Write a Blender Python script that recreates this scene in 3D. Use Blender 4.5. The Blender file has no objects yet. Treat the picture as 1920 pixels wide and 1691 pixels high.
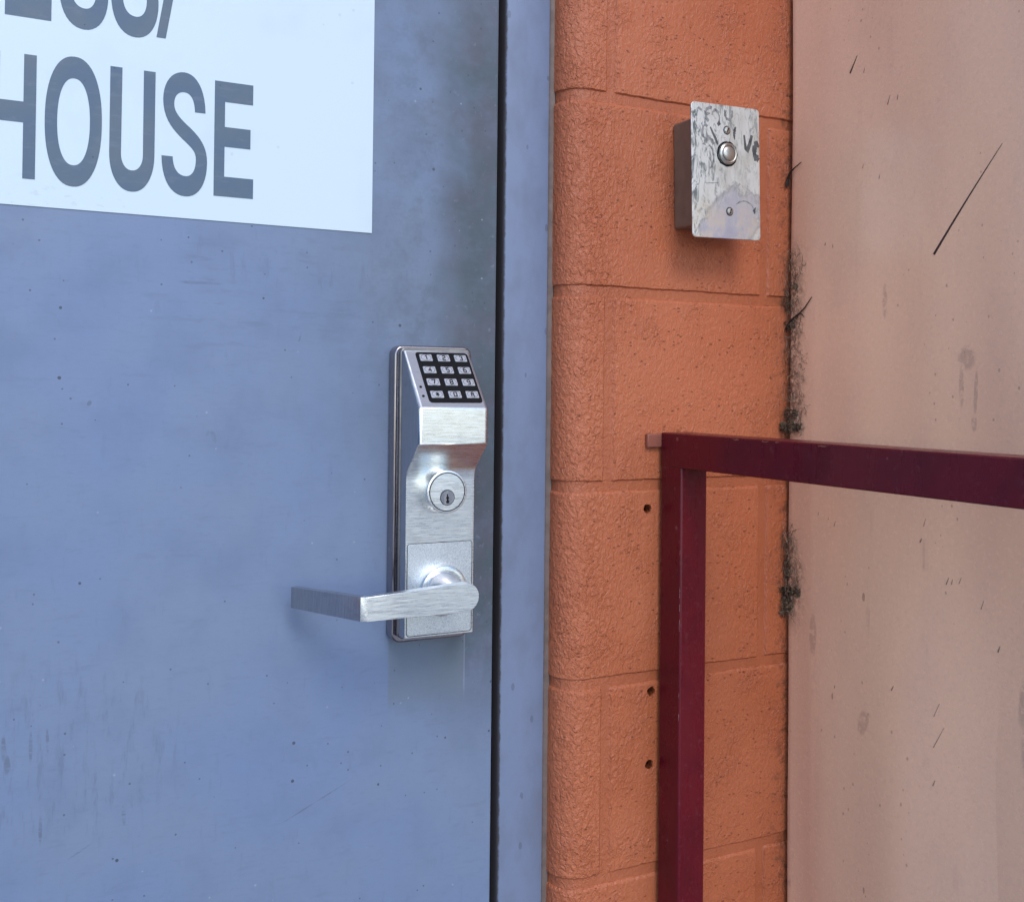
import bpy, bmesh, math, random
import numpy as np
from mathutils import Matrix, Vector

random.seed(7)
rng = np.random.default_rng(11)
S = 0.001                      # all measures below are in millimetres
col = bpy.context.scene.collection
scene = bpy.context.scene

# ------------------------------------------------------------------ camera
def cam_axes(yaw, pit, rol):
    fw = Vector((math.sin(yaw)*math.cos(pit), math.cos(yaw)*math.cos(pit), math.sin(pit)))
    rt = Vector((math.cos(yaw), -math.sin(yaw), 0)); up = rt.cross(fw)
    r2 = rt*math.cos(rol) + up*math.sin(rol)
    return r2, -rt*math.sin(rol) + up*math.cos(rol), fw
R_, U_, F_ = cam_axes(math.radians(27.038), math.radians(0.804), math.radians(0.595))
cd = bpy.data.cameras.new('camera'); cam = bpy.data.objects.new('camera', cd); col.objects.link(cam)
cam.matrix_world = Matrix(((R_.x, U_.x, -F_.x, -0.4865), (R_.y, U_.y, -F_.y, -0.9914),
                           (R_.z, U_.z, -F_.z, 1.250), (0, 0, 0, 1)))
cd.sensor_width = 36; cd.sensor_fit = 'HORIZONTAL'; cd.lens = 37.5; cd.shift_y = -0.0756
cd.clip_start = 0.02; cd.clip_end = 2000
scene.camera = cam

# ------------------------------------------------------------------ sky, sun, exposure
SUN_AZ, SUN_EL = math.radians(188), math.radians(42)      # azimuth from +Y towards +X
world = bpy.data.worlds.new('World'); scene.world = world; world.use_nodes = True
wn = world.node_tree.nodes; wl = world.node_tree.links
sky = wn.new('ShaderNodeTexSky'); sky.sky_type = 'NISHITA'; sky.sun_disc = False
sky.sun_elevation = SUN_EL; sky.sun_rotation = SUN_AZ
sky.air_density = 1.0; sky.dust_density = 0.6; sky.ozone_density = 1.6
wl.new(sky.outputs[0], wn['Background'].inputs['Color'])
wn['Background'].inputs['Strength'].default_value = 0.15
sl = bpy.data.lights.new('sun', 'SUN'); sun = bpy.data.objects.new('sun', sl); col.objects.link(sun)
sl.energy = 0.78; sl.angle = math.radians(24); sl.color = (1.0, 0.97, 0.93)
sd = Vector((math.sin(SUN_AZ)*math.cos(SUN_EL), math.cos(SUN_AZ)*math.cos(SUN_EL), math.sin(SUN_EL)))
sun.rotation_euler = sd.to_track_quat('Z', 'Y').to_euler()
sun.location = (2, -4, 6)
vs = scene.view_settings
vs.view_transform = 'Standard'; vs.look = 'None'; vs.gamma = 1; vs.use_curve_mapping = False
vs.exposure = 0.83
scene.cycles.max_bounces = 5; scene.cycles.diffuse_bounces = 3; scene.cycles.glossy_bounces = 3

# ------------------------------------------------------------------ material helper
class Mat:
    def __init__(s, name, rough=0.5, metal=0.0, spec=0.5):
        s.m = bpy.data.materials.new(name); s.m.use_nodes = True
        s.t = s.m.node_tree; s.n = s.t.nodes; s.l = s.t.links
        s.b = s.n['Principled BSDF']
        s.b.inputs['Roughness'].default_value = rough
        s.b.inputs['Metallic'].default_value = metal
        s.b.inputs['Specular IOR Level'].default_value = spec
        g = s.n.new('ShaderNodeNewGeometry'); s.pos = g.outputs['Position']
        sp = s.n.new('ShaderNodeSeparateXYZ'); s.l.new(s.pos, sp.inputs[0])
        s.x, s.y, s.z = sp.outputs
    def put(s, v, sock):
        if isinstance(v, (int, float)): sock.default_value = v
        elif isinstance(v, (tuple, list)): sock.default_value = tuple(v) + ((1,) if len(v) == 3 and len(sock.default_value) == 4 else ())
        else: s.l.new(v, sock)
    def math(s, op, a, b=0.0, clamp=False):
        n = s.n.new('ShaderNodeMath'); n.operation = op; n.use_clamp = clamp
        s.put(a, n.inputs[0]); s.put(b, n.inputs[1]); return n.outputs[0]
    def mul(s, *a):
        r = a[0]
        for k in a[1:]: r = s.math('MULTIPLY', r, k)
        return r
    def add(s, a, b): return s.math('ADD', a, b)
    def sub(s, a, b): return s.math('SUBTRACT', a, b)
    def mx(s, a, b): return s.math('MAXIMUM', a, b)
    def sm(s, v, a, b, lo=0.0, hi=1.0):
        n = s.n.new('ShaderNodeMapRange'); n.interpolation_type = 'SMOOTHSTEP'
        s.put(v, n.inputs[0]); n.inputs[1].default_value = a; n.inputs[2].default_value = b
        n.inputs[3].default_value = lo; n.inputs[4].default_value = hi; return n.outputs[0]
    def vscale(s, k, vec=None):
        n = s.n.new('ShaderNodeVectorMath'); n.operation = 'MULTIPLY'
        s.l.new(vec or s.pos, n.inputs[0]); n.inputs[1].default_value = k; return n.outputs[0]
    def noise(s, scale, detail=4, rough=0.55, k=None, dist=0.0, vec=None):
        n = s.n.new('ShaderNodeTexNoise'); n.inputs['Scale'].default_value = scale
        n.inputs['Detail'].default_value = min(detail, 3.5); n.inputs['Roughness'].default_value = rough
        n.inputs['Distortion'].default_value = dist
        s.l.new(s.vscale(k) if k else (vec or s.pos), n.inputs['Vector']); return n.outputs['Fac']
    def voro(s, scale, k=None, out='Distance', feature='F1', rnd=1.0):
        n = s.n.new('ShaderNodeTexVoronoi'); n.feature = feature; n.inputs['Scale'].default_value = scale
        n.inputs['Randomness'].default_value = rnd
        s.l.new(s.vscale(k) if k else s.pos, n.inputs['Vector']); return n.outputs[out]
    def specks(s, scale, size, keep, k=None):
        """scattered round specks: size in cell units, keep = share of cells left empty"""
        n = s.n.new('ShaderNodeTexVoronoi'); n.inputs['Scale'].default_value = scale
        s.l.new(s.vscale(k) if k else s.pos, n.inputs['Vector']); d, c = n.outputs['Distance'], n.outputs['Color']
        sp = s.n.new('ShaderNodeSeparateColor'); s.l.new(c, sp.inputs[0])
        on = s.math('GREATER_THAN', sp.outputs[0], keep)
        r = s.math('MULTIPLY', sp.outputs[1], size)
        return s.mul(on, s.math('LESS_THAN', d, r))
    def mix(s, f, a, b):
        n = s.n.new('ShaderNodeMix'); n.data_type = 'RGBA'
        s.put(f, n.inputs[0]); s.put(a, n.inputs[6]); s.put(b, n.inputs[7]); return n.outputs[2]
    def box(s, v, a, b, soft):
        """1 between a and b with soft edges"""
        return s.mul(s.sm(v, a-soft, a+soft), s.sm(v, b-soft, b+soft, 1.0, 0.0))
    def spot(s, h, v, ch, cv, rh, rv, ang=0.0):
        """soft elliptical mark at (ch, cv) with radii rh, rv (metres)"""
        dh, dv = s.sub(h, ch), s.sub(v, cv)
        c, q = math.cos(ang), math.sin(ang)
        a = s.math('DIVIDE', s.add(s.mul(dh, c), s.mul(dv, q)), rh)
        b = s.math('DIVIDE', s.sub(s.mul(dv, c), s.mul(dh, q)), rv)
        d = s.add(s.mul(a, a), s.mul(b, b))
        return s.sm(d, 0.25, 1.0, 1.0, 0.0)
    def bump(s, h, strength, dist, prev=None):
        n = s.n.new('ShaderNodeBump'); n.inputs['Strength'].default_value = strength
        n.inputs['Distance'].default_value = dist; s.l.new(h, n.inputs['Height'])
        if prev: s.l.new(prev, n.inputs['Normal'])
        return n.outputs[0]
    def done(s, color=None, rough=None, normal=None, metal=None):
        if color is not None: s.put(color, s.b.inputs['Base Color'])
        if rough is not None: s.put(rough, s.b.inputs['Roughness'])
        if metal is not None: s.put(metal, s.b.inputs['Metallic'])
        if normal is not None: s.l.new(normal, s.b.inputs['Normal'])
        return s.m

# ------------------------------------------------------------------ materials
def mat_door():
    m = Mat('blue_grey_paint', 0.42)
    big = m.noise(4.2, 5, 0.6); mid = m.noise(16, 6, 0.62); fine = m.noise(210, 3, 0.6, (0.5, 1, 1.3))
    brush = m.noise(300, 2, 0.5, (0.12, 1, 1))
    base = m.mix(m.sm(big, 0.32, 0.70), (0.155, 0.213, 0.352), (0.176, 0.226, 0.332))
    base = m.mix(m.mul(m.sm(mid, 0.42, 0.75), 0.42), base, (0.125, 0.170, 0.272))
    base = m.mix(m.mul(m.sm(fine, 0.50, 0.74), 0.20), base, (0.12, 0.15, 0.23))
    x, z = m.x, m.z
    # hand grime along the latch edge
    w = m.add(m.mul(m.sub(m.noise(11, 5, 0.65), 0.5), 0.10), x)
    edge = m.sm(w, -0.086, -0.020)
    edge = m.mul(edge, m.add(m.mul(m.box(z, 1.24, 1.68, 0.10), 0.82), m.mul(m.box(z, 0.94, 1.24, 0.10), 0.92)))
    edge2 = m.mul(m.sm(w, -0.21, -0.02), m.box(z, 1.22, 1.66, 0.12), m.sm(m.noise(42, 6, 0.75), 0.40, 0.66), 0.42)
    film = m.mul(m.sm(w, -0.36, 0.02), m.sm(z, 1.02, 1.32), 0.62)
    film = m.mul(film, m.sm(mid, 0.25, 0.70, 0.55, 1.0))
    base = m.mix(film, base, (0.105, 0.128, 0.165))
    g = m.mx(edge, edge2)
    g = m.mul(g, m.sm(m.noise(34, 6, 0.75), 0.18, 0.62, 0.62, 1.0))
    gc = m.mix(m.sm(m.noise(24, 4, 0.6), 0.4, 0.62), (0.048, 0.066, 0.070), (0.068, 0.064, 0.076))
    base = m.mix(m.mul(g, 0.93), base, gc)
    # light worn flecks inside the grime
    fl = m.mul(g, m.sm(m.noise(95, 5, 0.7), 0.60, 0.72), 0.35)
    base = m.mix(fl, base, (0.28, 0.31, 0.40))
    # outline of an older, longer lock below the present one
    lo = m.add(m.mul(m.sub(m.noise(20, 5, 0.65), 0.5), 0.05), z)
    gh = m.mul(m.box(x, -0.1138, -0.0328, 0.0012), m.sm(lo, 0.916, 0.952), m.sm(z, 1.05, 1.06, 1.0, 0.0))
    base = m.mix(m.mul(gh, 0.55), base, (0.14, 0.172, 0.205))
    rim = m.mul(m.box(x, -0.0325, -0.0312, 0.0008), m.sm(lo, 0.925, 0.95), m.sm(z, 1.05, 1.06, 1.0, 0.0), 0.35)
    base = m.mix(rim, base, (0.33, 0.36, 0.45))
    # rub marks under the sign and at the lower left
    n1 = m.noise(60, 5, 0.7, (0.35, 1, 1.6)); n2 = m.noise(75, 5, 0.7, (1.8, 1, 0.35))
    r1 = m.mul(m.spot(x, z, -0.235, 1.335, 0.17, 0.075, 0.1), m.sm(n1, 0.50, 0.70), 0.36)
    r1 = m.mx(r1, m.mul(m.spot(x, z, -0.20, 1.37, 0.16, 0.04), m.sm(n2, 0.52, 0.70), 0.34))
    r2 = m.mul(m.spot(x, z, -0.405, 0.93, 0.12, 0.10), m.sm(n2, 0.50, 0.68), 0.42)
    sc = m.mx(m.mx(r1, r2), m.mx(m.mul(m.sm(n1, 0.56, 0.72), 0.22), m.mul(m.sm(n2, 0.57, 0.72), 0.20)))
    base = m.mix(sc, base, (0.105, 0.13, 0.20))
    streaks = [(-0.455, 0.945, .0022, .013, 0), (-0.434, 0.942, .0018, .016, 0), (-0.421, 0.946, .0016, .012, 0.05),
               (-0.452, 0.930, .003, .010, 0), (-0.3585, 0.8725, .0022, .0105, 0.08), (-0.4255, 0.872, .0018, .016, 0),
               (-0.395, 0.847, .014, .0012, 0.5), (-0.286, 1.2035, .0030, .0070, 0.35), (-0.291, 1.2065, .0018, .0035, -0.4),
               (-0.392, 1.2335, .0022, .0032, -0.5), (-0.2065, 1.296, .0012, .0055, -0.25),
               (-0.185, 0.8555, .045, .0008, 0.42), (-0.30, 1.343, .024, .0018, 0.0)]
    for h, v, rh, rv, a in streaks:
        base = m.mix(m.mul(m.spot(x, z, h, v, rh, rv, a), m.sm(n1, 0.36, 0.60), 0.5), base, (0.075, 0.085, 0.12))
    sp = m.mx(m.mul(m.specks(58, 0.09, 0.80), 0.85), m.mul(m.specks(150, 0.15, 0.85), 0.6))
    base = m.mix(sp, base, (0.045, 0.05, 0.07))
    lt = m.mul(m.specks(120, 0.13, 0.93), 0.4)
    base = m.mix(lt, base, (0.36, 0.40, 0.50))
    rg = m.add(m.sm(mid, 0.3, 0.75, 0.40, 0.56), m.mul(g, 0.08))
    b = m.bump(m.add(m.mul(brush, 0.6), m.mul(fine, 0.4)), 0.16, 0.0006)
    b = m.bump(m.noise(38, 4, 0.55), 0.10, 0.0016, b)
    return m.done(base, rg, b)

def mat_frame():
    m = Mat('frame_paint', 0.42)
    mid = m.noise(26, 6, 0.65, (1, 1, 0.6)); fine = m.noise(190, 3, 0.6)
    base = m.mix(m.sm(mid, 0.38, 0.72), (0.165, 0.205, 0.315), (0.145, 0.172, 0.255))
    base = m.mix(m.mul(m.sm(fine, 0.5, 0.72), 0.2), base, (0.15, 0.17, 0.25))
    e = m.mul(m.sm(m.add(m.x, m.mul(m.sub(m.noise(90, 5, .7), .5), .004)), 0.0082, 0.0100, 1.0, 0.0), 0.9)
    base = m.mix(e, base, (0.050, 0.038, 0.033))
    sp = m.mul(m.specks(85, 0.2, 0.86, (1, 1, 0.5)), 0.5)
    base = m.mix(sp, base, (0.08, 0.085, 0.12))
    return m.done(base, m.sm(mid, .3, .7, .42, .55), m.bump(m.add(fine, m.noise(50, 3)), 0.12, 0.0008))

def mat_block(name, tint=1.0, smooth=False):
    m = Mat(name, 0.50)
    big = m.noise(6, 4, 0.6); mid = m.noise(30, 5, 0.6)
    a = (0.462*tint, 0.133*tint, 0.058*tint); c = (0.408*tint, 0.107*tint, 0.042*tint)
    base = m.mix(m.sm(big, 0.35, 0.68), a, c)
    base = m.mix(m.mul(m.sm(mid, 0.50, 0.76), 0.22), base, (0.39, 0.105, 0.046))
    # thick paint over porous block: grain, ripples and pits, coarsest on the rounded corner
    zone = m.add(m.sm(m.x, 0.082, 0.150, 0.62, 0.24), m.mul(m.sm(m.noise(24, 3), 0.50, 0.66), 0.26))
    rip = m.noise(205, 3, 0.6, (1, 1, 0.75), 0.7)
    grain = m.noise(620, 2, 0.6)
    h = m.add(m.mul(m.sm(rip, 0.34, 0.68), 0.75 if not smooth else 0.45), m.mul(grain, 0.40))
    h = m.mul(h, zone)
    if not smooth:
        pit = m.mx(m.specks(95, 0.25, 0.82, (1.0, 1, 1.9)), m.specks(200, 0.33, 0.82, (0.8, 1, 1.8)))
        pit = m.mul(pit, m.sm(grain, 0.40, 0.52))
        h = m.sub(h, m.mul(pit, 0.55))
        base = m.mix(m.mul(pit, 0.5), base, (0.13, 0.036, 0.019))
    b = m.bump(h, 0.85, 0.0027)
    # dirt that gathers along the panel corner
    d = m.mul(m.sm(m.add(m.x, m.mul(m.sub(m.noise(38, 6, .75), .5), .05)), 0.330, 0.362), m.sm(m.noise(55, 6, .75), .48, .66), 0.55)
    base = m.mix(d, base, (0.05, 0.028, 0.016))
    return m.done(base, m.sm(mid, 0.3, 0.7, 0.38, 0.52), b)

def mat_panel():
    m = Mat('pink_panel_paint', 0.33, 0.0, 0.6)
    big = m.noise(3.0, 4, 0.55, (1, 1, 0.45)); mid = m.noise(14, 6, 0.62, (1, 1, 0.5)); fine = m.noise(260, 3, 0.6)
    base = m.mix(m.sm(big, 0.35, 0.68), (0.87, 0.535, 0.355), (0.82, 0.51, 0.36))
    base = m.mix(m.mul(m.sm(mid, 0.45, 0.72), 0.28), base, (0.70, 0.44, 0.32))
    base = m.mix(m.mul(m.sm(fine, 0.48, 0.72), 0.12), base, (0.36, 0.235, 0.21))
    y, z = m.y, m.z
    # run marks
    run = m.noise(46, 4, 0.6, (1, 1, 0.035)); brk = m.noise(22, 4, 0.6)
    low = m.sm(z, 1.20, 0.98)
    st = m.mul(m.sm(run, 0.60, 0.68), m.sm(brk, 0.42, 0.60), m.sm(z, 0.98, 1.20, 1.0, 0.12), 0.6)
    base = m.mix(st, base, (0.33, 0.20, 0.175))
    marks = [(-0.284, 1.283, .012, .014, 0), (-0.278, 1.255, .0035, .024, 0), (-0.294, 1.250, .0028, .028, .05),
             (-0.292, 1.222, .004, .010, 0), (-0.162, 0.905, .0085, .018, .35), (-0.085, 0.98, .007, .030, 0),
             (-0.345, 0.975, .006, .030, .1), (-0.350, 0.93, .009, .035, 0), (-0.184, 1.345, .0035, .022, 0)]
    for h, v, rh, rv, a in marks:
        f = m.mul(m.spot(y, z, h, v, rh, rv, a), m.sm(m.noise(120, 4, .7), .36, .54), 0.42)
        base = m.mix(f, base, (0.34, 0.21, 0.16))
    sp = m.mx(m.mul(m.specks(48, 0.13, 0.72, (1, 1.3, 0.55)), 0.55), m.mul(m.specks(150, 0.22, 0.86, (1, 1, 0.7)), 0.45))
    base = m.mix(sp, base, (0.20, 0.11, 0.09))
    # dirt spreading from the corner
    d = m.mul(m.sm(m.add(y, m.mul(m.sub(m.noise(40, 6, .75), .5), .05)), -0.075, -0.042),
              m.sm(m.noise(170, 6, .85), .41, .55), m.mx(m.box(z, 1.20, 1.41, .03), m.box(z, 0.99, 1.08, .03)), 0.85)
    base = m.mix(d, base, (0.12, 0.062, 0.038))
    rg = m.sm(m.noise(180, 5, 0.7), 0.3, 0.7, 0.18, 0.30)
    return m.done(base, rg, m.bump(m.add(fine, m.noise(70, 3)), 0.09, 0.0008))

def mat_brushed(name, colr, rough, horiz=True, grain=0.10):
    m = Mat(name, rough, 1.0)
    k = (0.05, 1, 1.0) if horiz else (1.0, 1, 0.05)
    br = m.noise(900, 3, 0.65, k); soft = m.noise(22, 4, 0.6)
    c = m.mix(m.sm(br, 0.34, 0.66), tuple(v*0.82 for v in colr), colr)
    c = m.mix(m.mul(m.sm(m.noise(45, 4, .7, (1, 1, 1.6), .8), .50, .70), 0.32), c, tuple(v*0.62 for v in colr))
    return m.done(c, m.add(m.sm(br, 0.3, 0.7, rough-0.07, rough+0.07), m.mul(m.sub(soft, 0.5), 0.12)), m.bump(br, grain, 0.0003))

def mat_grit():
    m = Mat('sandblasted_metal', 0.45, 1.0)
    n = m.noise(1300, 3, 0.7); 
    c = m.mix(m.sm(n, 0.35, 0.62), (0.46, 0.50, 0.54), (0.74, 0.77, 0.79))
    return m.done(c, 0.46, m.bump(n, 0.55, 0.0005))

def mat_plain(name, c, rough=0.5, metal=0.0, var=0.12, scale=60, bump=0.06, spec=0.5):
    m = Mat(name, rough, metal, spec)
    n = m.noise(scale, 5, 0.6); f = m.noise(scale*7, 3, 0.6)
    base = m.mix(m.sm(n, 0.35, 0.7), c, tuple(v*(1-var*2) for v in c))
    return m.done(base, m.sm(n, 0.3, 0.7, max(0.05, rough-0.05), rough+0.07), m.bump(f, bump, 0.0005))

def mat_sign():
    m = Mat('white_vinyl', 0.38)
    n = m.noise(9, 5, 0.6); f = m.noise(70, 5, 0.7)
    base = m.mix(m.mul(m.sm(n, 0.52, 0.74), 0.5), (0.58, 0.67, 0.72), (0.52, 0.60, 0.69))
    base = m.mix(m.mul(m.sm(f, 0.62, 0.72), 0.20), base, (0.60, 0.63, 0.68))
    sp = m.mul(m.specks(70, 0.11, 0.86), 0.35)
    base = m.mix(sp, base, (0.42, 0.46, 0.52))
    low = m.mul(m.sm(m.z, 1.40, 1.445, 1.0, 0.0), m.sm(m.noise(150, 5, .75, (0.5, 1, 1)), .55, .66), m.sm(m.x, -.30, -.42), 0.35)
    base = m.mix(low, base, (0.42, 0.44, 0.46))
    return m.done(base, 0.38, m.bump(m.noise(45, 3), 0.05, 0.001))

def mat_letter():
    m = Mat('grey_print', 0.40)
    n = m.noise(160, 4, 0.65, (0.3, 1, 1)); w = m.noise(14, 4, 0.6)
    base = m.mix(m.sm(w, .38, .66), (0.068, 0.112, 0.175), (0.090, 0.125, 0.165))
    base = m.mix(m.mul(m.sm(n, 0.5, 0.72), 0.4), base, (0.13, 0.165, 0.22))
    base = m.mix(m.mul(m.specks(120, 0.12, 0.86), 0.6), base, (0.03, 0.035, 0.05))
    return m.done(base, 0.42, m.bump(n, 0.08, 0.0005))

def mat_plate():
    m = Mat('worn_plate_metal', 0.36, 0.75)
    a = m.noise(26, 6, 0.7, (1, 1, 0.6), 0.8); v = m.noise(90, 6, 0.75, (1.4, 1, 0.5), 1.2)
    base = m.mix(m.sm(a, 0.38, 0.66), (0.72, 0.73, 0.70), (0.54, 0.52, 0.47))
    lft = m.sm(m.x, 0.245, 0.196)
    dk = m.mul(m.sm(v, 0.47, 0.64), m.add(m.add(0.42, m.mul(lft, 0.6)), m.mul(m.sm(m.z, 1.50, 1.54), 0.3)))
    base = m.mix(dk, base, (0.16, 0.18, 0.18))
    # greyer worn patch round the lower screw
    wob = m.mul(m.sub(m.noise(60, 5, .7), .5), 0.05)
    d = m.add(m.spot(m.add(m.x, wob), m.add(m.z, wob), 0.246, 1.437, 0.040, 0.034, 0.5),
              m.spot(m.add(m.x, wob), m.add(m.z, wob), 0.222, 1.421, 0.032, 0.018, 0.1))
    base = m.mix(m.mul(m.sm(d, 0.02, 0.25), m.sm(d, 0.3, 0.75, 1.0, 0.0), 0.5), base, (0.15, 0.14, 0.14))
    base = m.mix(m.mul(d, 0.8), base, (0.42, 0.41, 0.48))
    wm = m.mul(m.sm(m.z, 1.475, 1.42), m.sm(m.noise(40, 5, .7), .42, .62), 0.6)
    base = m.mix(wm, base, (0.66, 0.56, 0.44))
    met = m.sm(a, .3, .7, 0.55, 0.3)
    return m.done(base, m.sm(v, .3, .7, .30, .50), m.bump(v, 0.12, 0.0005), met)

def mat_ground():
    m = Mat('concrete_paving', 0.85)
    n = m.noise(1.3, 6, 0.6); f = m.noise(60, 5, 0.7)
    base = m.mix(m.sm(n, .35, .7), (0.47, 0.46, 0.44), (0.39, 0.38, 0.365))
    base = m.mix(m.mul(m.sm(f, .5, .7), .4), base, (0.2, 0.2, 0.19))
    return m.done(base, 0.85, m.bump(f, 0.3, 0.002))

def mat_rail():
    m = Mat('maroon_gloss_paint', 0.26, 0.0, 0.30)
    n = m.noise(18, 5, 0.6); f = m.noise(140, 5, 0.7); v = m.noise(55, 5, .65, (1, 1, .12))
    base = m.mix(m.sm(n, .35, .7), (0.118, 0.0045, 0.012), (0.088, 0.0036, 0.011))
    base = m.mix(m.mul(m.sm(f, .60, .70), .35), base, (0.16, 0.045, 0.055))
    base = m.mix(m.mul(m.specks(60, .16, .84), .6), base, (0.22, 0.09, 0.09))
    # dusty, chalky upper face
    return m.done(base, m.add(m.sm(v, .35, .7, .24, .40), m.mul(m.sm(f, .5, .7), .08)), m.bump(m.add(v, f), .07, .0008))

M = dict(
    door=mat_door(), frame=mat_frame(), block=mat_block('orange_block_paint'),
    mortar=mat_block('orange_mortar_paint', 0.90, True), panel=mat_panel(), sign=mat_sign(), letter=mat_letter(),
    satin=mat_brushed('satin_chrome', (0.90, 0.915, 0.905), 0.30),
    satin_shaded=mat_brushed('satin_chrome_shaded', (0.52, 0.51, 0.53), 0.16, False, 0.03),  # darker copy of the satin chrome, shade of the side reflections put into its colour
    base=mat_brushed('dark_satin_base', (0.36, 0.32, 0.34), 0.20, False, 0.03),
    matte_shaded=mat_plain('matte_shaded_chrome', (0.50, 0.51, 0.54), 0.50, 1.0, 0.06, 200, 0.15),  # grainy slope finish, colour also lowered to paint a darker overhead reflection
    dark_metal=mat_plain('dark_bronze_metal', (0.30, 0.28, 0.28), 0.32, 1.0),
    grit=mat_grit(), black=mat_plain('black_plastic', (0.006, 0.006, 0.007), 0.55, 0, 0.05, spec=0.2),
    key=mat_plain('key_metal', (0.62, 0.63, 0.66), 0.42, 0.7, 0.05, 300),
    ink=mat_plain('black_ink', (0.008, 0.008, 0.010), 0.6, 0, 0.05, spec=0.2),
    ring=mat_plain('engraved_line', (0.16, 0.165, 0.18), 0.5, 0.3, 0.05),
    plate=mat_plate(), boxp=mat_plain('grey_brown_box_paint', (0.185, 0.115, 0.085), 0.45, 0.0, 0.10, 40),
    nickel=mat_plain('nickel', (0.50, 0.48, 0.44), 0.34, 1.0, 0.08, 120),
    marker=mat_plain('faded_marker', (0.13, 0.13, 0.135), 0.5, 0.3, 0.3, 220),
    smudge=mat_plain('grey_smudge', (0.33, 0.33, 0.33), 0.45, 0.4, 0.3, 260),
    rail=mat_rail(), ground=mat_ground(), dark=mat_plain('dark_void_seal', (0.012, 0.011, 0.011), 0.7),
    web=mat_plain('dusty_cobweb', (0.125, 0.075, 0.045), 0.9, 0, 0.2, 200), webl=mat_plain('pale_cobweb', (0.36, 0.25, 0.18), 0.9, 0, 0.2, 200),
    twig=mat_plain('dark_twig', (0.028, 0.016, 0.011), 0.8, 0, 0.2, 200),
    scratch=mat_plain('dark_scratch', (0.045, 0.020, 0.018), 0.6, 0, 0.2, 150),
    scuff=mat_plain('faint_scuff', (0.30, 0.175, 0.14), 0.6, 0, 0.3, 150),
    chip=mat_plain('bare_chip', (0.42, 0.30, 0.30), 0.5, 0, 0.2, 200),
    caulk=mat_plain('brown_caulk', (0.17, 0.12, 0.105), 0.6, 0, 0.15, 60),
    tabp=mat_plain('tab_paint', (0.27, 0.085, 0.055), 0.5, 0, 0.15, 60),
)

# ------------------------------------------------------------------ mesh helpers (millimetres in, metres out)
def link_mesh(name, verts, faces, mat, parent=None, smooth=True, bevel=0, segs=2, angle=40):
    me = bpy.data.meshes.new(name)
    o0 = Vector(parent.matrix_basis.translation) if parent else Vector((0, 0, 0))
    p = parent.parent if parent else None
    while p: o0 += p.matrix_basis.translation; p = p.parent
    me.from_pydata([(v[0]*S-o0.x, v[1]*S-o0.y, v[2]*S-o0.z) for v in verts], [], faces)
    bm = bmesh.new(); bm.from_mesh(me); bmesh.ops.remove_doubles(bm, verts=bm.verts, dist=1e-6)
    bmesh.ops.recalc_face_normals(bm, faces=bm.faces); bm.to_mesh(me); bm.free()
    me.materials.append(mat)
    ob = bpy.data.objects.new(name, me); col.objects.link(ob); ob.parent = parent
    if bevel:
        b = ob.modifiers.new('bevel', 'BEVEL'); b.width = bevel*S; b.segments = segs
        b.limit_method = 'ANGLE'; b.angle_limit = math.radians(angle)
    if smooth:
        for f in me.polygons: f.use_smooth = True
        me.set_sharp_from_angle(angle=math.radians(38))
    return ob
def thing(name, loc, label, cat, group=None):
    o = bpy.data.objects.new(name, None); col.objects.link(o)
    o.location = [c*S for c in loc]; o.empty_display_size = 0.05
    return tag(o, label, cat, group)
def tag(o, label, cat, group=None):
    o['label'] = label; o['category'] = cat
    if group: o['group'] = group
    return o
def box_geo(x0, x1, y0, y1, z0, z1):
    v = [(x, y, z) for x in (x0, x1) for y in (y0, y1) for z in (z0, z1)]
    return v, [(0,1,3,2), (4,6,7,5), (0,4,5,1), (2,3,7,6), (0,2,6,4), (1,5,7,3)]
def box(name, r, mat, parent=None, bevel=0, segs=2):
    return link_mesh(name, *box_geo(*r), mat, parent, bevel=bevel, segs=segs)
def rounded(x0, x1, z0, z1, r, n=6):
    """outline of a rounded rectangle in X, Z"""
    out = []
    for cx, cz, a0 in ((x1-r, z1-r, 0), (x0+r, z1-r, 90), (x0+r, z0+r, 180), (x1-r, z0+r, 270)):
        for i in range(n+1):
            a = math.radians(a0+90*i/n); out.append((cx+r*math.cos(a), cz+r*math.sin(a)))
    return out
def extrude_y(outline, y0, y1, tf=None):
    n = len(outline); f = tf or (lambda x, y, z: (x, y, z))
    v = [f(x, y0, z) for x, z in outline] + [f(x, y1, z) for x, z in outline]
    return v, [tuple(range(n)), tuple(range(2*n-1, n-1, -1))] + [(i, (i+1) % n, n+(i+1) % n, n+i) for i in range(n)]
def lathe(prof, cx, cz, n=48, tf=None):
    """profile of (radius, y) revolved about the Y axis through cx, cz; both ends closed"""
    v, fs = [], []; f = tf or (lambda x, y, z: (x, y, z))
    for r, y in prof:
        for i in range(n):
            a = 2*math.pi*i/n; v.append(f(cx+r*math.cos(a), y, cz+r*math.sin(a)))
    for k in range(len(prof)-1):
        for i in range(n):
            j = (i+1) % n; fs.append((k*n+i, k*n+j, (k+1)*n+j, (k+1)*n+i))
    fs.append(tuple(range(n))); fs.append(tuple((len(prof)-1)*n+i for i in range(n-1, -1, -1)))
    return v, fs
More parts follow.
